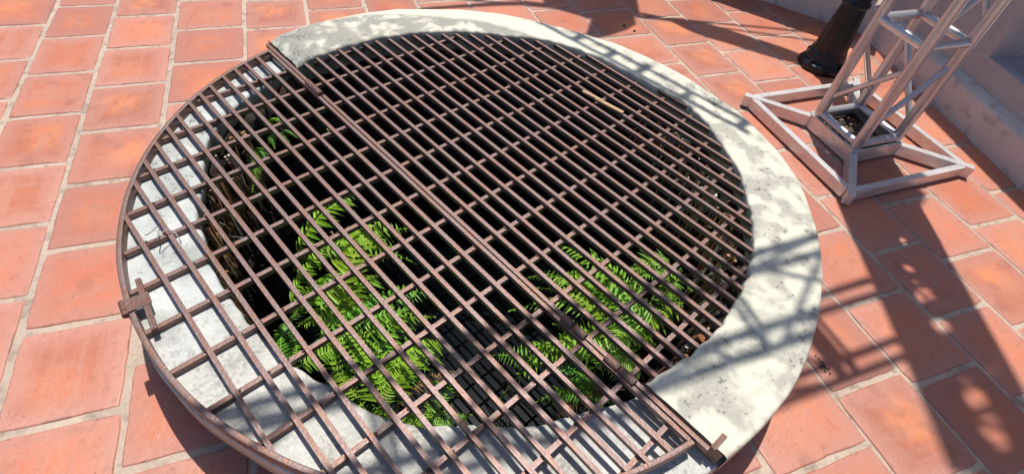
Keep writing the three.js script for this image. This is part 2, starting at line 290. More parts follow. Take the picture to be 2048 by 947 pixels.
// ---------------------------------------------------------------- the well
const UB = [0.421, 0.907], NB = [0.907, -0.421];                          // along the long bars / across them, on the ground plan (x, z)
const gp = (s, t, y) => [NB[0] * s + UB[0] * t, y, NB[1] * s + UB[1] * t];
const well = thing('stone_well', 'round stone well with a pale weathered concrete rim set in the terracotta terrace', 'well');
{
  const YS = HG + 0.012, YC = HG - 0.050, yc = th => HG - 0.033 - 0.019 * ss(0.1, 0.9, Math.sin(th) * 0.75 + Math.cos(th) * 0.65), S0 = -0.196;
  const rough = (x, z, a, s) => a * (fbm(x * 60, z * 60, 3, s) - 0.5);
  const prof = (rin, rout, yt, yb, j, bump) => {                            // j 0..1 round the section: inner face, top, outer face
    const rd = 0.010, pts = [[rin + 0.012, yb], [rin, (yt + yb) / 2], [rin, yt - rd], [rin + rd * 0.3, yt - rd * 0.3], [rin + rd, yt]];
    for (let i = 1; i < 8; i++) pts.push([rin + rd + (rout - rin - 2 * rd) * i / 8, yt]);
    pts.push([rout - rd, yt], [rout - rd * 0.3, yt - rd * 0.3], [rout, yt - rd], [rout, yb], [rin + 0.012, yb]);
    return pts;
  };
  // old coping all the way round
  const NP = 17, NTH = 300;
  part('coping', grid(NTH, NP - 1, (a, b) => {
    const th = a * Math.PI * 2, c = Math.cos(th), s = Math.sin(th);
    const ri = rInL(th) + 0.03 * (fbm(c * 7 + 20, s * 7 + 20, 3, 5) - 0.5) + 0.006 * (vn(c * 28, s * 28, 6) - 0.5), ro = rOutR(th) + 0.008 * (fbm(c * 10, s * 10, 3, 7) - 0.5);
    const [r, y] = prof(ri, ro, yc(th), YC - 0.060)[Math.round(b * (NP - 1))]; const k = Math.round(b * (NP - 1));
    const x = r * c, z = r * s; return [x, y + (k > 3 && k < 14 ? rough(x, z, 0.002, 3) + 0.006 * (fbm(x * 8, z * 8, 3, 4) - 0.5) : 0), z];
  }, cuv), copingM, well);
  // newer mortar bedding the fixed half of the grate, cut off along the hinge line
  const phi = Math.atan2(NB[1], NB[0]);
  part('mortar_rim', grid(260, NP - 1, (a, b) => {
    const j = Math.round(b * (NP - 1)); let th = 0, r = 1, y = YS;
    for (let it = 0; it < 4; it++) {
      const c = Math.cos(th), s = Math.sin(th);
      const ri = rInR(th) + 0.014 * (fbm(c * 14 + 9, s * 14 + 9, 4, 15) - 0.5) + 0.010 * (vn(c * 40, s * 40, 16) - 0.5), ro = rOutR(th) + 0.004 * (fbm(c * 12, s * 12, 3, 17) - 0.5);
      [r, y] = prof(ri, ro, YS, YC - 0.035)[j];
      const s0 = S0 + 0.006 * (fbm(r * 30, a > 0.5 ? 3 : 8, 3, 19) - 0.5), lim = Math.acos(clamp(s0 / r, -1, 1));
      th = phi - lim + 2 * lim * a;
    }
    if (j > 13) r += 0.0015; if (j === 0 || j === NP - 1) y = YC - 0.035; 
    const x = r * Math.cos(th), z = r * Math.sin(th), e = Math.min(a, 1 - a) * 2;
    const endDrop = a > 0.5 ? -0.006 * ss(0.05, 0, e) : 0; const edgeDrop = a < 0.5 ? (-0.006 - 0.010 * fbm(x * 22, z * 22, 2, 77)) * ss(0.04, 0.0, e) : 0;
    return [x, y + (j > 0 && j < NP - 1 && y > YC ? endDrop + edgeDrop : 0) + (j > 3 && j < 14 ? rough(x, z, 0.0015, 23) + 0.008 * (fbm(x * 7, z * 7, 3, 24) - 0.5) : 0), z];
  }, cuv), slabM, well);
  for (const sg of [-1, 1]) {                                              // the sawn-off ends of the mortar
    const ra = 0.872, rb = 1.088, N = 14;
    part('mortar_end', grid(N, 4, (a, b) => { const r = (sg < 0 ? 0.87 : 0.868) + ((sg < 0 ? 1.084 : 1.092) - 0.868) * a, t = sg * Math.sqrt(r * r - S0 * S0); const p = gp(S0 - 0.003 + 0.012 * (fbm(r * 40, b * 6 + sg * 5, 3, 29) - 0.5), t, 0); return [p[0], YC - 0.03 + (YS - 0.004 - YC + 0.03) * b, p[2]]; }, p => [p[0] + p[2] * 0.7, p[1] * 2]), wellWallM, well);
  }
  // outer and inner faces of the shaft
  part('outer_wall', grid(160, 2, (a, b) => { const th = a * Math.PI * 2, r = rOutR(th) - 0.028; return [r * Math.cos(th), -0.02 + b * (YC - 0.02 + 0.02), r * Math.sin(th)]; }, (p, a, b) => [a * 6.5, b * 0.25]), wellWallM, well);
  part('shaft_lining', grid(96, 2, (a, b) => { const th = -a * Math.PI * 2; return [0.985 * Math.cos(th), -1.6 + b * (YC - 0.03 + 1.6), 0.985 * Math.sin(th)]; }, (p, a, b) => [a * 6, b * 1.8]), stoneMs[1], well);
  const fl = new THREE.CircleGeometry(0.99, 48); fl.rotateX(-Math.PI / 2); fl.translate(0, -1.5, 0); part('shaft_floor', fl, stoneMs[5], well);
  // rubble stones lining the shaft
  const stones = [];
  for (let k = 0; k < 7; k++) {
    const g = new THREE.IcosahedronGeometry(0.5, 1).toNonIndexed(), p = g.attributes.position;
    for (let i = 0; i < p.count; i++) {
      const v = new THREE.Vector3(p.getX(i), p.getY(i), p.getZ(i)); const q = 0.5 / Math.max(Math.abs(v.x), Math.abs(v.y), Math.abs(v.z)); v.multiplyScalar(1 + (q - 1) * 0.62);
      const d = 1 + 0.34 * (vn(v.x * 3.1 + k * 9, v.y * 3.1 + v.z * 2.7, k) - 0.5); v.multiplyScalar(d); p.setXYZ(i, v.x, v.y, v.z);
    }
    g.computeVertexNormals(); const u = g.attributes.uv; for (let i = 0; i < p.count; i++) u.setXY(i, p.getX(i) + 0.3 * p.getZ(i), p.getY(i)); stones.push(g);
  }
  const rows = 9, y0 = -0.86, dy = 0.115; let made = 0;
  for (let row = 0; row < rows; row++) {
    let a = R(0, 0.3);
    const end = a + Math.PI * 2;
    while (a < end - 0.08 && made < 298) {
      let w = R(0.14, 0.27); if (end - a - w / 0.95 < 0.12) w = (end - a) * 0.95; const th = a + w / 0.95 / 2;
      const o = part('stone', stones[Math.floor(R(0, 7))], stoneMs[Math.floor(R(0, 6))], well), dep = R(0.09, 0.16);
      const rr = 0.955 - R(0, 0.025);
      o.position.set(rr * Math.cos(th), y0 + row * dy + dy / 2 + R(-0.008, 0.008), rr * Math.sin(th));
      o.scale.set(dep, dy * R(0.95, 1.12), w * 1.04); o.rotation.set(R(-0.06, 0.06), -th, R(-0.08, 0.08), 'YXZ'); made++;
      a += w / 0.95;
    }
  }
  console.log('stones', made);
  const water = new THREE.CircleGeometry(0.98, 48); water.rotateX(-Math.PI / 2);
  const p = water.attributes.position; water.translate(0, -0.80, 0); structure('water', water, waterM);
}

// ---------------------------------------------------------------- the grate over the well
const SL = [-0.225, -0.281, -0.338, -0.386, -0.439, -0.499, -0.547, -0.595, -0.654, -0.701, -0.760, -0.815, -0.866, -0.934];
const BW = 0.0115, BD = 0.0155, RR = 1.034;
const crossT = []; for (let k = -8; k <= 8; k++) crossT.push(-0.026 + 0.139 * k);
function welds(parent, list, seed) {
  const r = rng(seed), gs = list.map(([s, t]) => { const g = new THREE.IcosahedronGeometry(0.0042 + 0.0022 * r(), 0); g.scale(1, 0.75, 1.6); const p = gp(s + (r() < 0.5 ? 1 : -1) * BW * 0.52, t + (r() - 0.5) * 0.008, HG - BD + 0.002); g.rotateY(r() * 6); g.translate(...p); return g; });
  part('weld_beads', merge(gs), rustDarkM, parent).userData.kind = 'stuff';
}
const hinged = thing('hinged_grate', 'rusty hinged half grate with curved outer ring and hasp, lying on the pale coping', 'grate');
{
  SL.forEach((s0, i) => {
    const s = s0, L = Math.sqrt(RR * RR - s * s) - 0.005, e = i === 0 ? 0 : R(-0.003, 0.003);
    part('long_bar', barBetween(gp(s + e, -L, HG - BD / 2), gp(s - e, L, HG - BD / 2), BW * R(0.93, 1.08), BD), rustM, hinged);
  });
  for (const t of crossT) {
    const L = RR * RR - t * t; if (L < 0.06) continue; const e = Math.sqrt(L) - 0.006; if (e < 0.24) continue;
    part('cross_bar', barBetween(gp(-e, t, HG - BD - 0.0065), gp(-0.228, t, HG - BD - 0.0065), 0.0125, 0.016), rustM, hinged);
  }
  { const w = []; for (const s of SL) for (const t of crossT) if (s * s + t * t < 1.02) w.push([s, t]); welds(hinged, w, 9); }
  // outer ring: a bent flat bar standing on edge
  const a0 = Math.acos(-0.222 / RR), phi = Math.atan2(NB[1], NB[0]), P = [], ri = RR - 0.007, ro = RR + 0.007, ya = HG - 0.032, yb = HG + 0.001;
  part('ring', grid(150, 8, (a, b) => {
    const th = phi + a0 + (2 * Math.PI - 2 * a0) * a, k = Math.round(b * 8), q = [[ri, ya], [ri, yb - 0.002], [ri + 0.002, yb], [ro - 0.002, yb], [ro, yb - 0.002], [ro, ya], [ri, ya], [ri, ya], [ri, ya]][k];
    const w = 0.003 * (fbm(Math.cos(th) * 5, Math.sin(th) * 5, 2, 44) - 0.5); return [(q[0] + w) * Math.cos(th), q[1], (q[0] + w) * Math.sin(th)];
  }, (p, a, b) => [a * 3.6, b * 0.1]), rustM, hinged);
  // hasp: plate folded over the ring with a knuckle, and a loose flat rod through it
  const c = [-0.958, HG + 0.006, 0.326], th = Math.atan2(0.326, -0.958);
  const out = [Math.cos(th), Math.sin(th)], tan = [-Math.sin(th), Math.cos(th)];
  const hp = (o, t, y) => [c[0] + out[0] * o + tan[0] * t, HG + y, c[2] + out[1] * o + tan[1] * t];
  const hasp = part('hasp', barBetween(hp(-0.026, 0, 0.005), hp(0.030, 0, 0.005), 0.040, 0.003), rustDarkM, hinged);
  part('knuckle', merge([tubeBetween(hp(0.034, -0.024, 0), hp(0.034, -0.009, 0), 0.0085), tubeBetween(hp(0.034, -0.007, 0), hp(0.034, 0.023, 0), 0.0083), barBetween(hp(0.030, -0.022, -0.026), hp(0.030, 0.022, -0.026), 0.005, 0.04)]), rustDarkM, hasp);
  part('locking_rod', barBetween([-0.981 + 0.012, HG + 0.0005, 0.250], [-0.915, HG + 0.0005, 0.417], 0.013, 0.010), rustDarkM, hinged);
}
const fixed = thing('fixed_grate', 'rusty fixed half grate whose bar ends are bedded in the cream mortar rim', 'grate');
{
  for (let k = 0; k < 22; k++) {
    const s = -0.209 + 0.0525 * k + (k ? R(-0.003, 0.003) : 0); if (s > 0.9) break;
    const th0 = Math.atan2(1, 1); let L = Math.sqrt(Math.max(0.004, 0.91 * 0.91 - s * s)) + 0.035; const e = k ? R(-0.004, 0.004) : 0;
    let La = L, Lb = L; if (k === 0) { La = 1.06; Lb = 1.045; }
    part('long_bar', barBetween(gp(s + e, -La, HG - BD / 2), gp(s - e, Lb, HG - BD / 2 + (k === 0 ? 0.001 : 0)), BW * R(0.93, 1.06), BD), rustM, fixed);
  }
  for (const t of crossT) {
    const L = 0.9 * 0.9 - t * t; if (L < 0.03) continue;
    part('cross_bar', barBetween(gp(-0.206, t + R(-0.002, 0.002), HG - BD - 0.0065), gp(Math.sqrt(L) + 0.03, t + R(-0.002, 0.002), HG - BD - 0.0065), 0.0125, 0.016), rustM, fixed);
  }
  { const w = []; for (let k = 0; k < 22; k++) for (const t of crossT) { const s = -0.209 + 0.0525 * k; if (s * s + t * t < 0.78) w.push([s, t]); } welds(fixed, w, 10); }
  for (const [a, b] of [[-0.726, -0.632], [0.589, 0.625], [0.629, 0.668], [0.739, 0.782], [0.786, 0.832]]) part('hinge_barrel', tubeBetween(gp(-0.216, a, HG + 0.003), gp(-0.216, b, HG + 0.003), 0.0125, 16), rustDarkM, fixed);
  part('end_tab', barBetween(gp(-0.206, 1.050, HG + 0.006), gp(-0.158, 1.051, HG + 0.010), 0.013, 0.006), rustDarkM, fixed);
}
{
  // small things left on the grate
  const stick = thing('bamboo_stick', 'short split straw coloured stick lying along the bars near the right rim', 'stick', [0, 0, 0]);
  part('split_cane', merge([barBetween([0.512, HG + 0.006, -0.338], [0.565, HG + 0.007, -0.258], 0.012, 0.008), barBetween([0.545, HG + 0.005, -0.285], [0.612, HG + 0.006, -0.177], 0.016, 0.007)]), std({ color: new THREE.Color().setRGB(0.42, 0.26, 0.14), roughness: 0.7 }), stick);
  const pts = []; for (let i = 0; i < 26; i++) { const t = i / 25; pts.push(new THREE.Vector3(-0.965 + 0.085 * t + 0.012 * Math.sin(t * 9), HG + 0.008 + 0.008 * Math.sin(t * 13), 0.085 + 0.05 * t + 0.02 * Math.sin(t * 14 + 1))); }
  const wire = thing('wire_scrap', 'thin twisted grey wire scrap hooked on a left cross bar', 'wire');
  part('strand', new THREE.TubeGeometry(new THREE.CatmullRomCurve3(pts), 60, 0.0016, 6), std({ color: new THREE.Color().setRGB(0.3, 0.28, 0.28), roughness: 0.5, metalness: 0.4 }), wire);
}

{
  const pm = std({ color: new THREE.Color().setRGB(0.03, 0.025, 0.022), roughness: 0.8 });
  for (const [x, z, l] of [[1.228, -1.29, 'small dark pebble on the tile above the right rim, the farther of two'], [1.262, -1.225, 'small dark pebble on the tile above the right rim, the nearer of two'], [-0.905, -1.045, 'small dark bit of debris in the joint left of the grate']]) {
    const g = new THREE.IcosahedronGeometry(0.008, 1); g.scale(1.2, 0.7, 0.9); const t = thing('pebble', l, 'pebble', [x, 0.004, z], 0.5); part('stone_body', g, pm, t);
  }
  const mm = std({ color: new THREE.Color().setRGB(0.045, 0.045, 0.032), roughness: 1 });
  for (const [x, z, n, l] of [[0.905, 0.845, 70, 'dark moss and dirt in the tile joint beside the right rim shadow'], [0.55, 1.13, 80, 'dark moss at the foot of the well, lower right']]) {
    const t = thing('moss_patch', l, 'moss', [x, 0, z]); t.userData.kind = 'stuff'; const gs = [];
    for (let i = 0; i < n; i++) { const g = new THREE.IcosahedronGeometry(R(0.0012, 0.0034), 0); const a = R(0, 6.28), q = R(0, 1) ** 1.5 * 0.026; g.scale(1.3, 0.6, 1.3); g.translate(q * Math.cos(a) * 0.6, 0.001, q * Math.sin(a) * 1.4); gs.push(g); }
    part('moss_tufts', merge(gs), mm, t);
  }
}

// ---------------------------------------------------------------- ferns and dry roots in the shaft
function frondGeo(seed, L, nPairs, pl) {
  const r = rng(seed), up = 0.5 + 0.35 * r(), side = (r() - 0.5) * 0.5, P = t => new THREE.Vector3(side * L * t * t, L * (up * t - 0.78 * t * t), L * t * (1 - 0.14 * t));
  const curve = new THREE.CatmullRomCurve3([0, 0.2, 0.4, 0.6, 0.8, 1].map(P));
  const pos = [], uv = [], idx = [];
  const tri = (...vs) => { const b = pos.length / 3; for (const v of vs) { pos.push(v.x, v.y, v.z); uv.push(v.x * 6 + seed, v.z * 6); } for (let i = 1; i + 1 < vs.length; i++) idx.push(b, b + i, b + i + 1); };
  for (let i = 0; i < nPairs; i++) {
    const t = 0.16 + 0.83 * i / (nPairs - 1), c = curve.getPoint(t), tg = curve.getTangent(t);
    const len = pl * (0.45 + 0.55 * Math.sin(Math.PI * Math.pow(t, 0.7) * 0.9 + 0.15)) * (1 - 0.8 * ss(0.7, 1, t));
    const sd = new THREE.Vector3(1, 0, 0).addScaledVector(tg, -tg.x).normalize();
    for (const s of [-1, 1]) {
      const l = len * (0.75 + 0.45 * r()), w = (l * 0.058 + 0.0014) * (0.8 + 0.4 * r());
      const d = sd.clone().multiplyScalar(s).addScaledVector(tg, 0.30 + 0.3 * r()); d.y += (r() - 0.5) * 0.35; d.normalize();
      const nrm = new THREE.Vector3().crossVectors(d, tg).normalize(); const wv = new THREE.Vector3().crossVectors(nrm, d).normalize();
      const droop = -0.26 * l * (0.3 + 1.2 * r()), at = (f, k, dy) => { const v = c.clone().addScaledVector(d, l * f).addScaledVector(wv, w * k); v.y += droop * f * f + dy; return v; };
      const fo = 0.4 * w, tip = at(1, -0.6, 0);                              // sickle-shaped, folded along the midrib
      tri(at(0, 0, 0), at(0.08, 1.0, fo), at(0.5, 0.75, fo), tip, at(0.5, -0.1, 0)); tri(at(0, 0, 0), at(0.5, -0.1, 0), tip, at(0.55, -1.0, fo), at(0.08, -0.9, fo));
    }
  }
  const g = new THREE.BufferGeometry(); g.setAttribute('position', new THREE.Float32BufferAttribute(pos, 3)); g.setAttribute('uv', new THREE.Float32BufferAttribute(uv, 2)); g.setIndex(idx); g.computeVertexNormals();
  return { blade: merge([g, new THREE.TubeGeometry(curve, 12, 0.0022, 5)]) };
}
const fronds = []; for (let k = 0; k < 9; k++) fronds.push(frondGeo(300 + k, 0.30 + 0.04 * (k % 4), 19 + (k % 4), 0.043 + 0.009 * (k % 3)));
function fern(label, deg, r, y, n, aim, sc, spread = 1.1, group) {
  const th = deg * Math.PI / 180, f = thing('fern', label, 'fern', [r * Math.cos(th), y, r * Math.sin(th)], 0, group);
  const inward = Math.atan2(-Math.cos(th), -Math.sin(th)) + aim;
  for (let i = 0; i < n; i++) {
    const q = fronds[Math.floor(R(0, fronds.length))], o = part('frond', q.blade, rand() < 0.08 ? deadM : fernMs[Math.floor(R(0, fernMs.length))], f);
    o.rotation.set(R(-0.6, 0.4), inward + ((i + 0.5) / n - 0.5) * 2 * spread + R(-0.25, 0.25), R(-0.5, 0.5), 'YXZ');
    const s = sc * R(0.6, 1.2); o.scale.set(s, s, s); o.position.set(R(-0.025, 0.025), R(-0.07, 0.04), R(-0.025, 0.025));
  }
  return f;
}
const FG = undefined;
fern('small bright fern sprig high on the left shaft wall, below the upper grate corner', 216, 0.84, 0.08, 5, -0.35, 0.55, 0.8);
fern('fern with two long fronds reaching farthest towards the middle of the shaft', 188, 0.66, -0.22, 3, 0.1, 1.35, 0.32);
fern('bushy fern on the left shaft wall, just in front of the far-reaching fronds', 166, 0.70, -0.14, 4, 0.1, 1.0, 0.9);
fern('large fern with wide fronds in the middle of the left clump', 150, 0.68, -0.10, 5, -0.1, 1.4, 0.9);
fern('small fern close to the left shaft wall beside the coping edge', 147, 0.80, -0.04, 4, 0.3, 0.8, 1.2);
fern('fern at the lower left of the shaft with short curved fronds', 136, 0.76, -0.14, 5, -0.25, 1.15, 1.2);
fern('fern nearest the broad left coping at the bottom of the left clump', 125, 0.78, -0.08, 6, -0.1, 0.95, 1.3);
fern('low fern beside the dark water, right end of the left clump', 114, 0.80, -0.14, 4, 0.0, 0.75, 0.9);
fern('deep shaded fern hanging low in the left clump', 160, 0.62, -0.45, 5, -0.1, 1.25, 1.2);
fern('yellowish fern low beside the dark water at the left end of the right clump', 74, 0.82, -0.10, 4, 0.3, 0.8, 0.6);
fern('fern directly below the lower hinge barrels', 66, 0.78, -0.05, 6, 0.25, 1.0, 1.1);
fern('fern with narrow dark green fronds right of the hinge barrels', 54, 0.74, -0.06, 5, 0.1, 1.1, 1.1);
fern('fern with fronds reaching left in the middle of the right clump', 50, 0.70, -0.14, 5, 0.35, 1.5, 0.6);
fern('upright fern by the right shaft wall, near the lattice shadow on the rim', 36, 0.80, -0.05, 5, 0.1, 0.95, 1.0);
fern('sparse dark fern, backmost of the right clump', 24, 0.78, -0.12, 4, 0.6, 0.8, 0.6);
fern('shaded fern low in the right front of the shaft', 52, 0.62, -0.45, 5, 0.3, 1.2, 1.1);
{
  const leaf = new THREE.Shape(); leaf.moveTo(0, -0.028); leaf.quadraticCurveTo(0.022, -0.006, 0, 0.03); leaf.quadraticCurveTo(-0.022, -0.006, 0, -0.028);
  const g = new THREE.ExtrudeGeometry(leaf, { depth: 0.0008, bevelEnabled: false }); g.rotateX(-1.1);
  const t = thing('single_leaf', 'single round yellow green leaf growing from the left shaft wall', 'leaf', [-0.72, 0.13, 0.46], 0.6); part('leaf_blade', g, fernMs[2], t);
  const t2 = thing('single_leaf', 'single small green leaf under the grate just left of the top hinge line', 'leaf', [-0.46, 0.02, -0.62], 0.2); const q = part('leaf_blade', g, fernMs[2], t2); q.scale.setScalar(0.8);
}
function roots(label, a0, a1, n, seed) {
  const r = rng(seed), by = strawMs.map(() => []);
  for (let i = 0; i < n; i++) {
    const th = (a0 + (a1 - a0) * r()) * Math.PI / 180, y = 0.19 - 0.45 * r() * r(), rad = 0.885 - 0.05 * r(), L = 0.06 + 0.16 * r(), k = Math.floor(r() * by.length), w = 0.003 + 0.011 * r() * r();
    const a = [rad * Math.cos(th), y, rad * Math.sin(th)], th2 = th + (r() - 0.5) * 0.12, rr = rad - 0.03 * r() - 0.01;
    by[k].push(tubeBetween(a, [rr * Math.cos(th2), y - L, rr * Math.sin(th2)], w, 5, w * 0.3));
  }
  const t = thing('dry_roots', label, 'roots');
  by.forEach((g, k) => { if (g.length) { const o = part('root_strands', merge(g), strawMs[k], t); o.userData.kind = 'stuff'; } });
}
roots('dry brown root strands hanging under the left coping', 126, 212, 300, 5);
roots('dry orange and grey root strands under the right mortar rim', -20, 64, 230, 6);

// ---------------------------------------------------------------- the lighting truss gate
const TX = 1.853, TZ = -0.126;
function trussTower(parent, top) {
  const r = 0.0228, q = 0.12, c = [[-q, q], [q, q], [q, -q], [-q, -q]];     // front-left, front-right, back-right, back-left
  for (const [x, z] of c) part('leg', tubeBetween([x, 0.066, z], [x, top, z], r, 20), aluM, parent);
  const bay = 0.459; const n = Math.floor((top - 0.09) / bay);
  for (let k = 0; k <= n; k++) for (let i = 0; i < 4; i++) {
    const a = c[i], b = c[(i + 1) % 4], y = 0.088 + k * bay;
    part('rung', tubeBetween([a[0], y, a[1]], [b[0], y, b[1]], 0.0185, 14), aluM, parent);
    if (k < n) { const lo = y + 0.085, hi = y + bay - 0.095, m = i; const A = c[(m + 3) % 4], B = c[m];
      part('brace', tubeBetween([A[0], lo, A[1]], [B[0], hi, B[1]], 0.0125, 12), aluM, parent); }
  }
}
{
  const t = thing('truss_tower', 'silver aluminium box truss tower standing on a square frame base beside the well', 'truss tower', [TX, 0, TZ], 0.036);
  trussTower(t, 5.5);
  const H = 0.337, hh = 0.05, w = 0.028, y = 0.0335;
  const cs = [[-H, H], [H, H], [H, -H], [-H, -H]];
  for (let i = 0; i < 4; i++) {
    const a = cs[i], b = cs[(i + 1) % 4], dx = (b[0] - a[0]) / (2 * H), dz = (b[1] - a[1]) / (2 * H);
    part('base_bar', barBetween([a[0] + dx * 0.016, y, a[1] + dz * 0.016], [b[0] - dx * 0.016, y, b[1] - dz * 0.016], w, hh), aluFrameM, t);
    const s = 1.075; // diagonal arm from the inner box out past the corner
    part('diagonal_arm', barBetween([a[0] / H * 0.142, y + 0.001, a[1] / H * 0.142], [a[0] * s, y + 0.001, a[1] * s], w + 0.004, hh + 0.003), aluFrameM, t);
    const f = 0.145, p = [a[0] / H * f, a[1] / H * f], q = [b[0] / H * f, b[1] / H * f];
    part('box_side', barBetween([p[0] + dx * 0.006, 0.040, p[1] + dz * 0.006], [q[0] - dx * 0.006, 0.040, q[1] - dz * 0.006], 0.012, 0.066), aluFrameM, t);
  }
  const pl = plainBox(0.275, 0.006, 0.275); pl.translate(0, 0.03, 0); part('base_plate', pl, std({ color: new THREE.Color().setRGB(0.05, 0.042, 0.035), roughness: 0.8 }), t);
  const lit = thing('leaf_litter', 'brown leaf litter caught inside the square base of the truss tower', 'leaf litter', [TX, 0.033, TZ]);
  lit.userData.kind = 'stuff';
  const lg = []; for (let i = 0; i < 60; i++) { const g = new THREE.CircleGeometry(R(0.008, 0.024), 6); g.scale(1, 0.5, 1); g.rotateX(-1.57 + R(-0.5, 0.5)); g.rotateY(R(0, 6)); g.translate(R(-0.11, 0.11), R(0.004, 0.02), R(-0.11, 0.11)); lg.push(g); }
  part('dead_leaves', merge(lg), std({ color: new THREE.Color().setRGB(0.16, 0.10, 0.045), roughness: 0.8, side: THREE.DoubleSide }), lit);
  {
    const vb = thing('vertical_banner', 'narrow dark cloth banner with round wind holes tied upright inside the truss tower', 'banner', [TX, 0, TZ], -0.42);
    const S = new THREE.Shape(); S.moveTo(-0.19, 1.05); S.lineTo(0.185, 1.15); S.lineTo(0.185, 2.2); S.lineTo(0.16, 2.26); S.lineTo(0.18, 3.4); S.lineTo(0.19, 5.4); S.lineTo(-0.19, 5.4); S.lineTo(-0.175, 3.3); S.lineTo(-0.19, 2.0); S.closePath();
    for (const [x, y, r] of [[0.03, 2.22, 0.020], [0.006, 2.42, 0.026], [0.02, 2.62, 0.034], [-0.01, 2.72, 0.018], [0.0, 3.02, 0.034], [0.022, 3.14, 0.022], [-0.015, 3.17, 0.032], [0.012, 3.6, 0.038], [0.0, 4.32, 0.028], [0.012, 4.55, 0.050], [-0.004, 4.82, 0.052], [0.012, 5.02, 0.025], [0.12, 4.1, 0.03]]) { const h = new THREE.Path(); h.absellipse(x, y, r, r * 3.2, 0, Math.PI * 2, true); S.holes.push(h); }
    const g = new THREE.ExtrudeGeometry(S, { depth: 0.004, bevelEnabled: false, curveSegments: 10 }); part('cloth', g, std({ color: new THREE.Color().setRGB(0.05, 0.04, 0.05), roughness: 0.9 }), vb);
  }
  // beam of the gate, overhead, running left from the tower
  const b = thing('truss_beam', 'silver box truss beam spanning overhead from the tower, seen only by its lattice shadow', 'truss beam', [TX, 3.25, TZ], 0.055);
  const q = 0.113, yy = 0.11, L = 5.4, cc = [[-yy, -q], [-yy, q], [yy, q], [yy, -q]];
  for (const [y2, z] of cc) part('chord', tubeBetween([-0.145, y2, z], [-L, y2, z], 0.0155, 14), aluM, b);
  const xs = []; for (let k = 0; k < 11; k++) xs.push(-0.47 - 0.49 * k);
  xs.forEach((x, k) => {
    for (let i = 0; i < 4; i++) {
      const A = cc[i], B = cc[(i + 1) % 4];
      part('rung', tubeBetween([x, ...A], [x, ...B], 0.0105, 10), aluM, b);
      if (k === 0) part('rung', tubeBetween([x - 0.055, ...A], [x - 0.055, ...B], 0.0165, 10), aluM, b);
      if (k + 1 < xs.length) part('brace', tubeBetween([x - 0.09, ...(k % 2 ? A : B)], [xs[k + 1] + 0.05, ...(k % 2 ? B : A)], 0.0095, 10), aluM, b);
    }
  });
  const t2 = thing('truss_tower', 'second silver box truss tower carrying the far left end of the overhead beam', 'truss tower', [TX - 5.55, 0, TZ + 0.3], 0.036); trussTower(t2, 3.4);
}

// ---------------------------------------------------------------- black lamp post
{
  const t = thing('lamp_post', 'black cast iron lamp post with a flared fluted base behind the truss tower', 'lamp post', [2.178, 0, -0.722]);
  const lathe = (pts, seg = 48, fl = 0, n = 12) => { const g = new THREE.LatheGeometry(pts.map(p => new THREE.Vector2(p[0], p[1])), seg); if (fl) { const p = g.attributes.position; for (let i = 0; i < p.count; i++) { const a = Math.atan2(p.getZ(i), p.getX(i)), k = 1 + fl * Math.cos(a * n); p.setX(i, p.getX(i) * k); p.setZ(i, p.getZ(i) * k); } g.computeVertexNormals(); } return g; };
  part('plinth', lathe([[0.0, 0], [0.128, 0], [0.130, 0.006], [0.130, 0.030], [0.122, 0.038], [0.112, 0.042], [0.104, 0.056]], 8), blackM, t);
  for (let i = 0; i < 4; i++) { const a = i * Math.PI / 2 + 0.6 + 0.8; part('bolt', new THREE.CylinderGeometry(0.010, 0.010, 0.024, 6).translate(0.112 * Math.cos(a), 0.048, 0.112 * Math.sin(a)), blackM, t); }
  part('ring_moulding', lathe([[0.104, 0.054], [0.101, 0.066], [0.094, 0.072], [0.098, 0.078], [0.098, 0.084], [0.090, 0.090], [0.093, 0.096], [0.092, 0.102], [0.085, 0.108]]), blackM, t);
  part('fluted_base', lathe([[0.086, 0.106], [0.083, 0.13], [0.078, 0.18], [0.071, 0.25], [0.064, 0.31], [0.060, 0.345]], 72, 0.022), blackM, t);
  part('collar', lathe([[0.060, 0.345], [0.068, 0.350], [0.071, 0.358], [0.068, 0.368], [0.056, 0.374], [0.060, 0.384], [0.050, 0.392]]), blackM, t);
  part('shaft', lathe([[0.050, 0.39], [0.046, 0.8], [0.040, 1.6], [0.034, 2.9], [0.050, 2.92], [0.050, 2.95], [0.03, 2.97], [0.03, 3.1]], 48, 0.03), blackM, t);
  part('lantern', lathe([[0.03, 3.1], [0.10, 3.13], [0.16, 3.42], [0.19, 3.44], [0.12, 3.54], [0.03, 3.60], [0.02, 3.68], [0.0, 3.70]], 6), blackM, t);
}

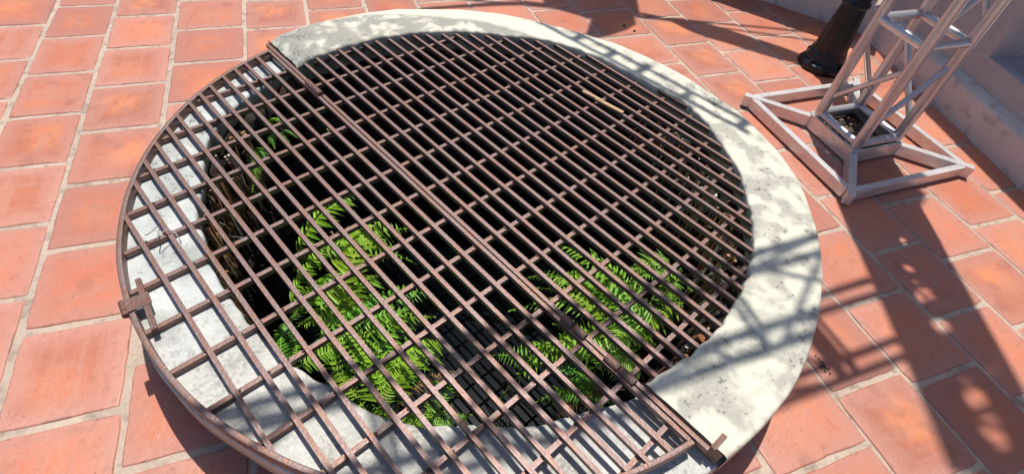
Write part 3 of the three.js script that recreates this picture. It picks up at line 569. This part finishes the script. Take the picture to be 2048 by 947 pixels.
// ---------------------------------------------------------------- the walls behind
function wallRun(name, label, A, B, height, setback, opening) {
  const dx = B[0] - A[0], dz = B[1] - A[1], L = Math.hypot(dx, dz), turn = Math.atan2(-dz, dx);
  const t = thing(name, label, 'wall', [A[0], 0, A[1]], turn);              // local x runs along the wall, local -z is away from the terrace after turn
  const D = 0.22, s = opening ? opening.side : 1;
  const sh = (pts, dep, bev = 0.006) => { const S = new THREE.Shape(); pts.forEach(([x, y], i) => i ? S.lineTo(x, y) : S.moveTo(x, y)); return S; };
  // plinth: profile along the wall with a sloped top
  const pr = new THREE.Shape(); pr.moveTo(0, -0.05); pr.lineTo(0, 0.145); pr.quadraticCurveTo(0.004, 0.162, 0.016, 0.168); pr.lineTo(setback, 0.182); pr.lineTo(setback + 0.05, 0.182); pr.lineTo(setback + 0.05, -0.05); pr.closePath();
  const pg = new THREE.ExtrudeGeometry(pr, { depth: L, bevelEnabled: false, steps: 40 }); pg.rotateY(Math.PI / 2);   // profile x -> -z, extrude z -> x
  const pp = pg.attributes.position; for (let i = 0; i < pp.count; i++) if (pp.getZ(i) > -0.02) pp.setZ(i, pp.getZ(i) + 0.010 * (fbm(pp.getX(i) * 7, pp.getY(i) * 9, 3, 81) - 0.5)); pg.computeVertexNormals();
  part('plinth', pg, plinthM, t);
  const S = new THREE.Shape(); S.moveTo(0, 0.15); S.lineTo(L, 0.15); S.lineTo(L, height); S.lineTo(0, height); S.closePath();
  if (opening) { const h = new THREE.Path(); const { x0, x1, y0, y1 } = opening; h.moveTo(x0, y0); h.lineTo(x0, y1); h.lineTo(x1, y1); h.lineTo(x1, y0); h.closePath(); S.holes.push(h); }
  const wg = new THREE.ExtrudeGeometry(S, { depth: D, bevelEnabled: false }); wg.translate(0, 0, -setback - D); part('wall_face', wg, wallM, t);
  const cg = plainBox(L, 0.06, D + 0.06); cg.translate(L / 2, height + 0.032, -setback - D / 2); part('wall_cap', cg, wallM, t);
  return t;
}
// local -z must point away from the terrace: run each wall with the terrace on its left
const W1 = wallRun('garden_wall', 'grey plastered wall with a plinth and a low opening, right of the truss tower', [2.725, -1.05], [2.10, 2.3], 1.9, 0.05, null) ;
scene.remove(W1); used.set('garden_wall', 0);
function wallFacing(label, A, B, height, setback, opening) { return wallRun('garden_wall', label, A, B, height, setback, opening); }
wallFacing('grey plastered wall with a plinth and a low opening, right of the truss tower', [2.725, -1.03], [2.735 - 0.2155 * 3.2, -1.03 + 3.2], 1.9, 0.05, { x0: 0.80, x1: 1.75, y0: 0.30, y1: 1.15 });
wallFacing('low grey plastered wall behind the black lamp post', [0.46, -3.74], [2.722, -1.02], 0.92, 0.03, null);
{
  // greenery seen in the opening
  const s = thing('shrub', 'dark green shrub seen through the low wall opening at the right edge', 'shrub', [2.98, 0, 0.1]);
  const g = []; for (let i = 0; i < 260; i++) { const a = new THREE.CircleGeometry(R(0.02, 0.045), 5); a.scale(0.5, 1, 1); a.rotateX(R(-1.4, 1.4)); a.rotateY(R(0, 6.28)); a.translate(R(-0.16, 0.3), R(0.25, 1.2), R(-0.5, 0.5)); g.push(a); }
  for (let i = 0; i < 60; i++) { const a = new THREE.CircleGeometry(R(0.012, 0.026), 5); a.scale(0.5, 1, 1); a.rotateX(R(-1.4, 1.4)); a.rotateY(R(0, 6.28)); a.translate(R(-0.33, -0.2), R(0.32, 0.44), R(-0.27, -0.10)); g.push(a); }
  part('foliage', merge(g), std({ color: new THREE.Color().setRGB(0.035, 0.07, 0.02), roughness: 0.6, side: THREE.DoubleSide }), s);
  part('stem', tubeBetween([0.1, 0, 0], [0.1, 1.0, 0.05], 0.02, 8, 0.01), std({ color: new THREE.Color().setRGB(0.08, 0.05, 0.03), roughness: 0.9 }), s);
}

// ---------------------------------------------------------------- overhead things out of the frame whose shadows fall on the terrace
const up = (x, z, y, y0 = 0) => [x + 0.118 * (y - y0), y, z - 0.264 * (y - y0)];     // point at height y that shades (x, z) at level y0
{
  const t = thing('banana_plant', 'broad leaved plant leaning over the wall behind the lamp post', 'plant', [1.9, 0, -2.9]);
  const leafM = new THREE.MeshStandardMaterial({ color: new THREE.Color().setRGB(0.05, 0.12, 0.025), roughness: 0.5, side: THREE.DoubleSide });
  const local = p => [p[0] - 1.9, p[1], p[2] + 2.9];
  const blade = (pts, wid) => { // leaf of given half widths along a centre line
    const C = new THREE.CatmullRomCurve3(pts.map(p => new THREE.Vector3(...local(p)))), n = 24, P = [];
    return grid(n, 4, (a, b) => { const c = C.getPoint(a), d = C.getTangent(a), s = new THREE.Vector3(-d.z, 0, d.x).normalize(), k = (b - 0.5) * 2, w = wid(a) * (1 + 0.12 * (vn(a * 9, k > 0 ? 1 : 5, 8) - 0.5)); return [c.x + s.x * k * w, c.y - 0.12 * w * k * k, c.z + s.z * k * w]; }, (p, a, b) => [a, b]);
  };
  part('stem', tubeBetween([0, 0, 0], local(up(1.37, -1.435, 2.7)), 0.07, 10, 0.03), leafM, t);
  part('leaf_blade', blade([up(1.33, -1.46, 2.7), up(1.55, -1.33, 2.7), up(1.85, -1.05, 2.55), up(2.16, -0.73, 2.4)], a => 0.013 + 0.075 * ss(0.28, 0.5, a) * (1 - 0.45 * ss(0.8, 1, a))), leafM, t);
  part('leaf_blade', blade([up(1.37, -1.44, 2.7), up(1.15, -1.50, 2.9), up(0.85, -1.62, 2.7)], a => 0.02 + 0.12 * Math.sin(Math.PI * clamp(a * 0.95 + 0.02))), leafM, t);
  part('leaf_blade', blade([up(1.33, -1.50, 2.8), up(1.22, -1.38, 3.0), up(0.98, -1.20, 2.8)], a => 0.02 + 0.10 * Math.sin(Math.PI * clamp(a * 0.95 + 0.02))), leafM, t);
  part('leaf_blade', blade([up(1.37, -1.5, 2.8), up(1.25, -1.75, 3.0), up(1.0, -2.0, 2.8)], a => 0.02 + 0.12 * Math.sin(Math.PI * clamp(a * 0.95 + 0.02))), leafM, t);
  part('leaf_blade', blade([up(1.0, -1.55, 2.8), up(0.7, -1.62, 3.0), up(0.1, -1.62, 2.8)], a => 0.012 + 0.014 * Math.sin(Math.PI * a)), leafM, t);
  const k = (label, p, q, r) => { const c = thing('overhead_cable', label, 'cable'); part('cable_run', tubeBetween(p, q, r, 8), blackM, c); };
  const ex = (a, b, f) => a.map((v, i) => v + (b[i] - v) * f);
  let A = up(1.30, -1.42, 3.2), B = up(2.05, -1.18, 3.2); k('upper of two thin dark cables strung past the lamp post', ex(A, B, -4), ex(A, B, 3), 0.012);
  A = up(1.50, -1.33, 3.2); B = up(2.0, -1.12, 3.2); k('lower of two thin dark cables strung past the lamp post', ex(A, B, -5), ex(A, B, 4), 0.010);
  // narrow ladder-like bracket whose shadow lies along the right rim
  const l = thing('cable_ladder', 'narrow metal cable ladder hung high beside the truss tower', 'cable ladder');
  const Y = 2.9, y0 = HG + 0.012, a0 = [0.52, -0.965], a1 = [1.07, 0.02], d = [0.55, 0.985], n = [0.873, -0.487].map(v => v * 0.034);
  for (const s of [-1, 1]) part('rail', tubeBetween(up(a0[0] + n[0] * s, a0[1] + n[1] * s, Y, y0), up(a1[0] + n[0] * s, a1[1] + n[1] * s, Y, y0), 0.0125, 8), aluM, l);
  for (const f of [0.05, 0.24, 0.40, 0.54, 0.74, 0.96]) { const w = f === 0.54 ? 2.0 : 1.2, cx = a0[0] + d[0] * f, cz = a0[1] + d[1] * f; part('rung', barBetween(up(cx - n[0], cz - n[1], Y, y0), up(cx + n[0] * w, cz + n[1] * w, Y, y0), 0.035, 0.02), aluM, l); }
}
renderer.render(scene, camera);
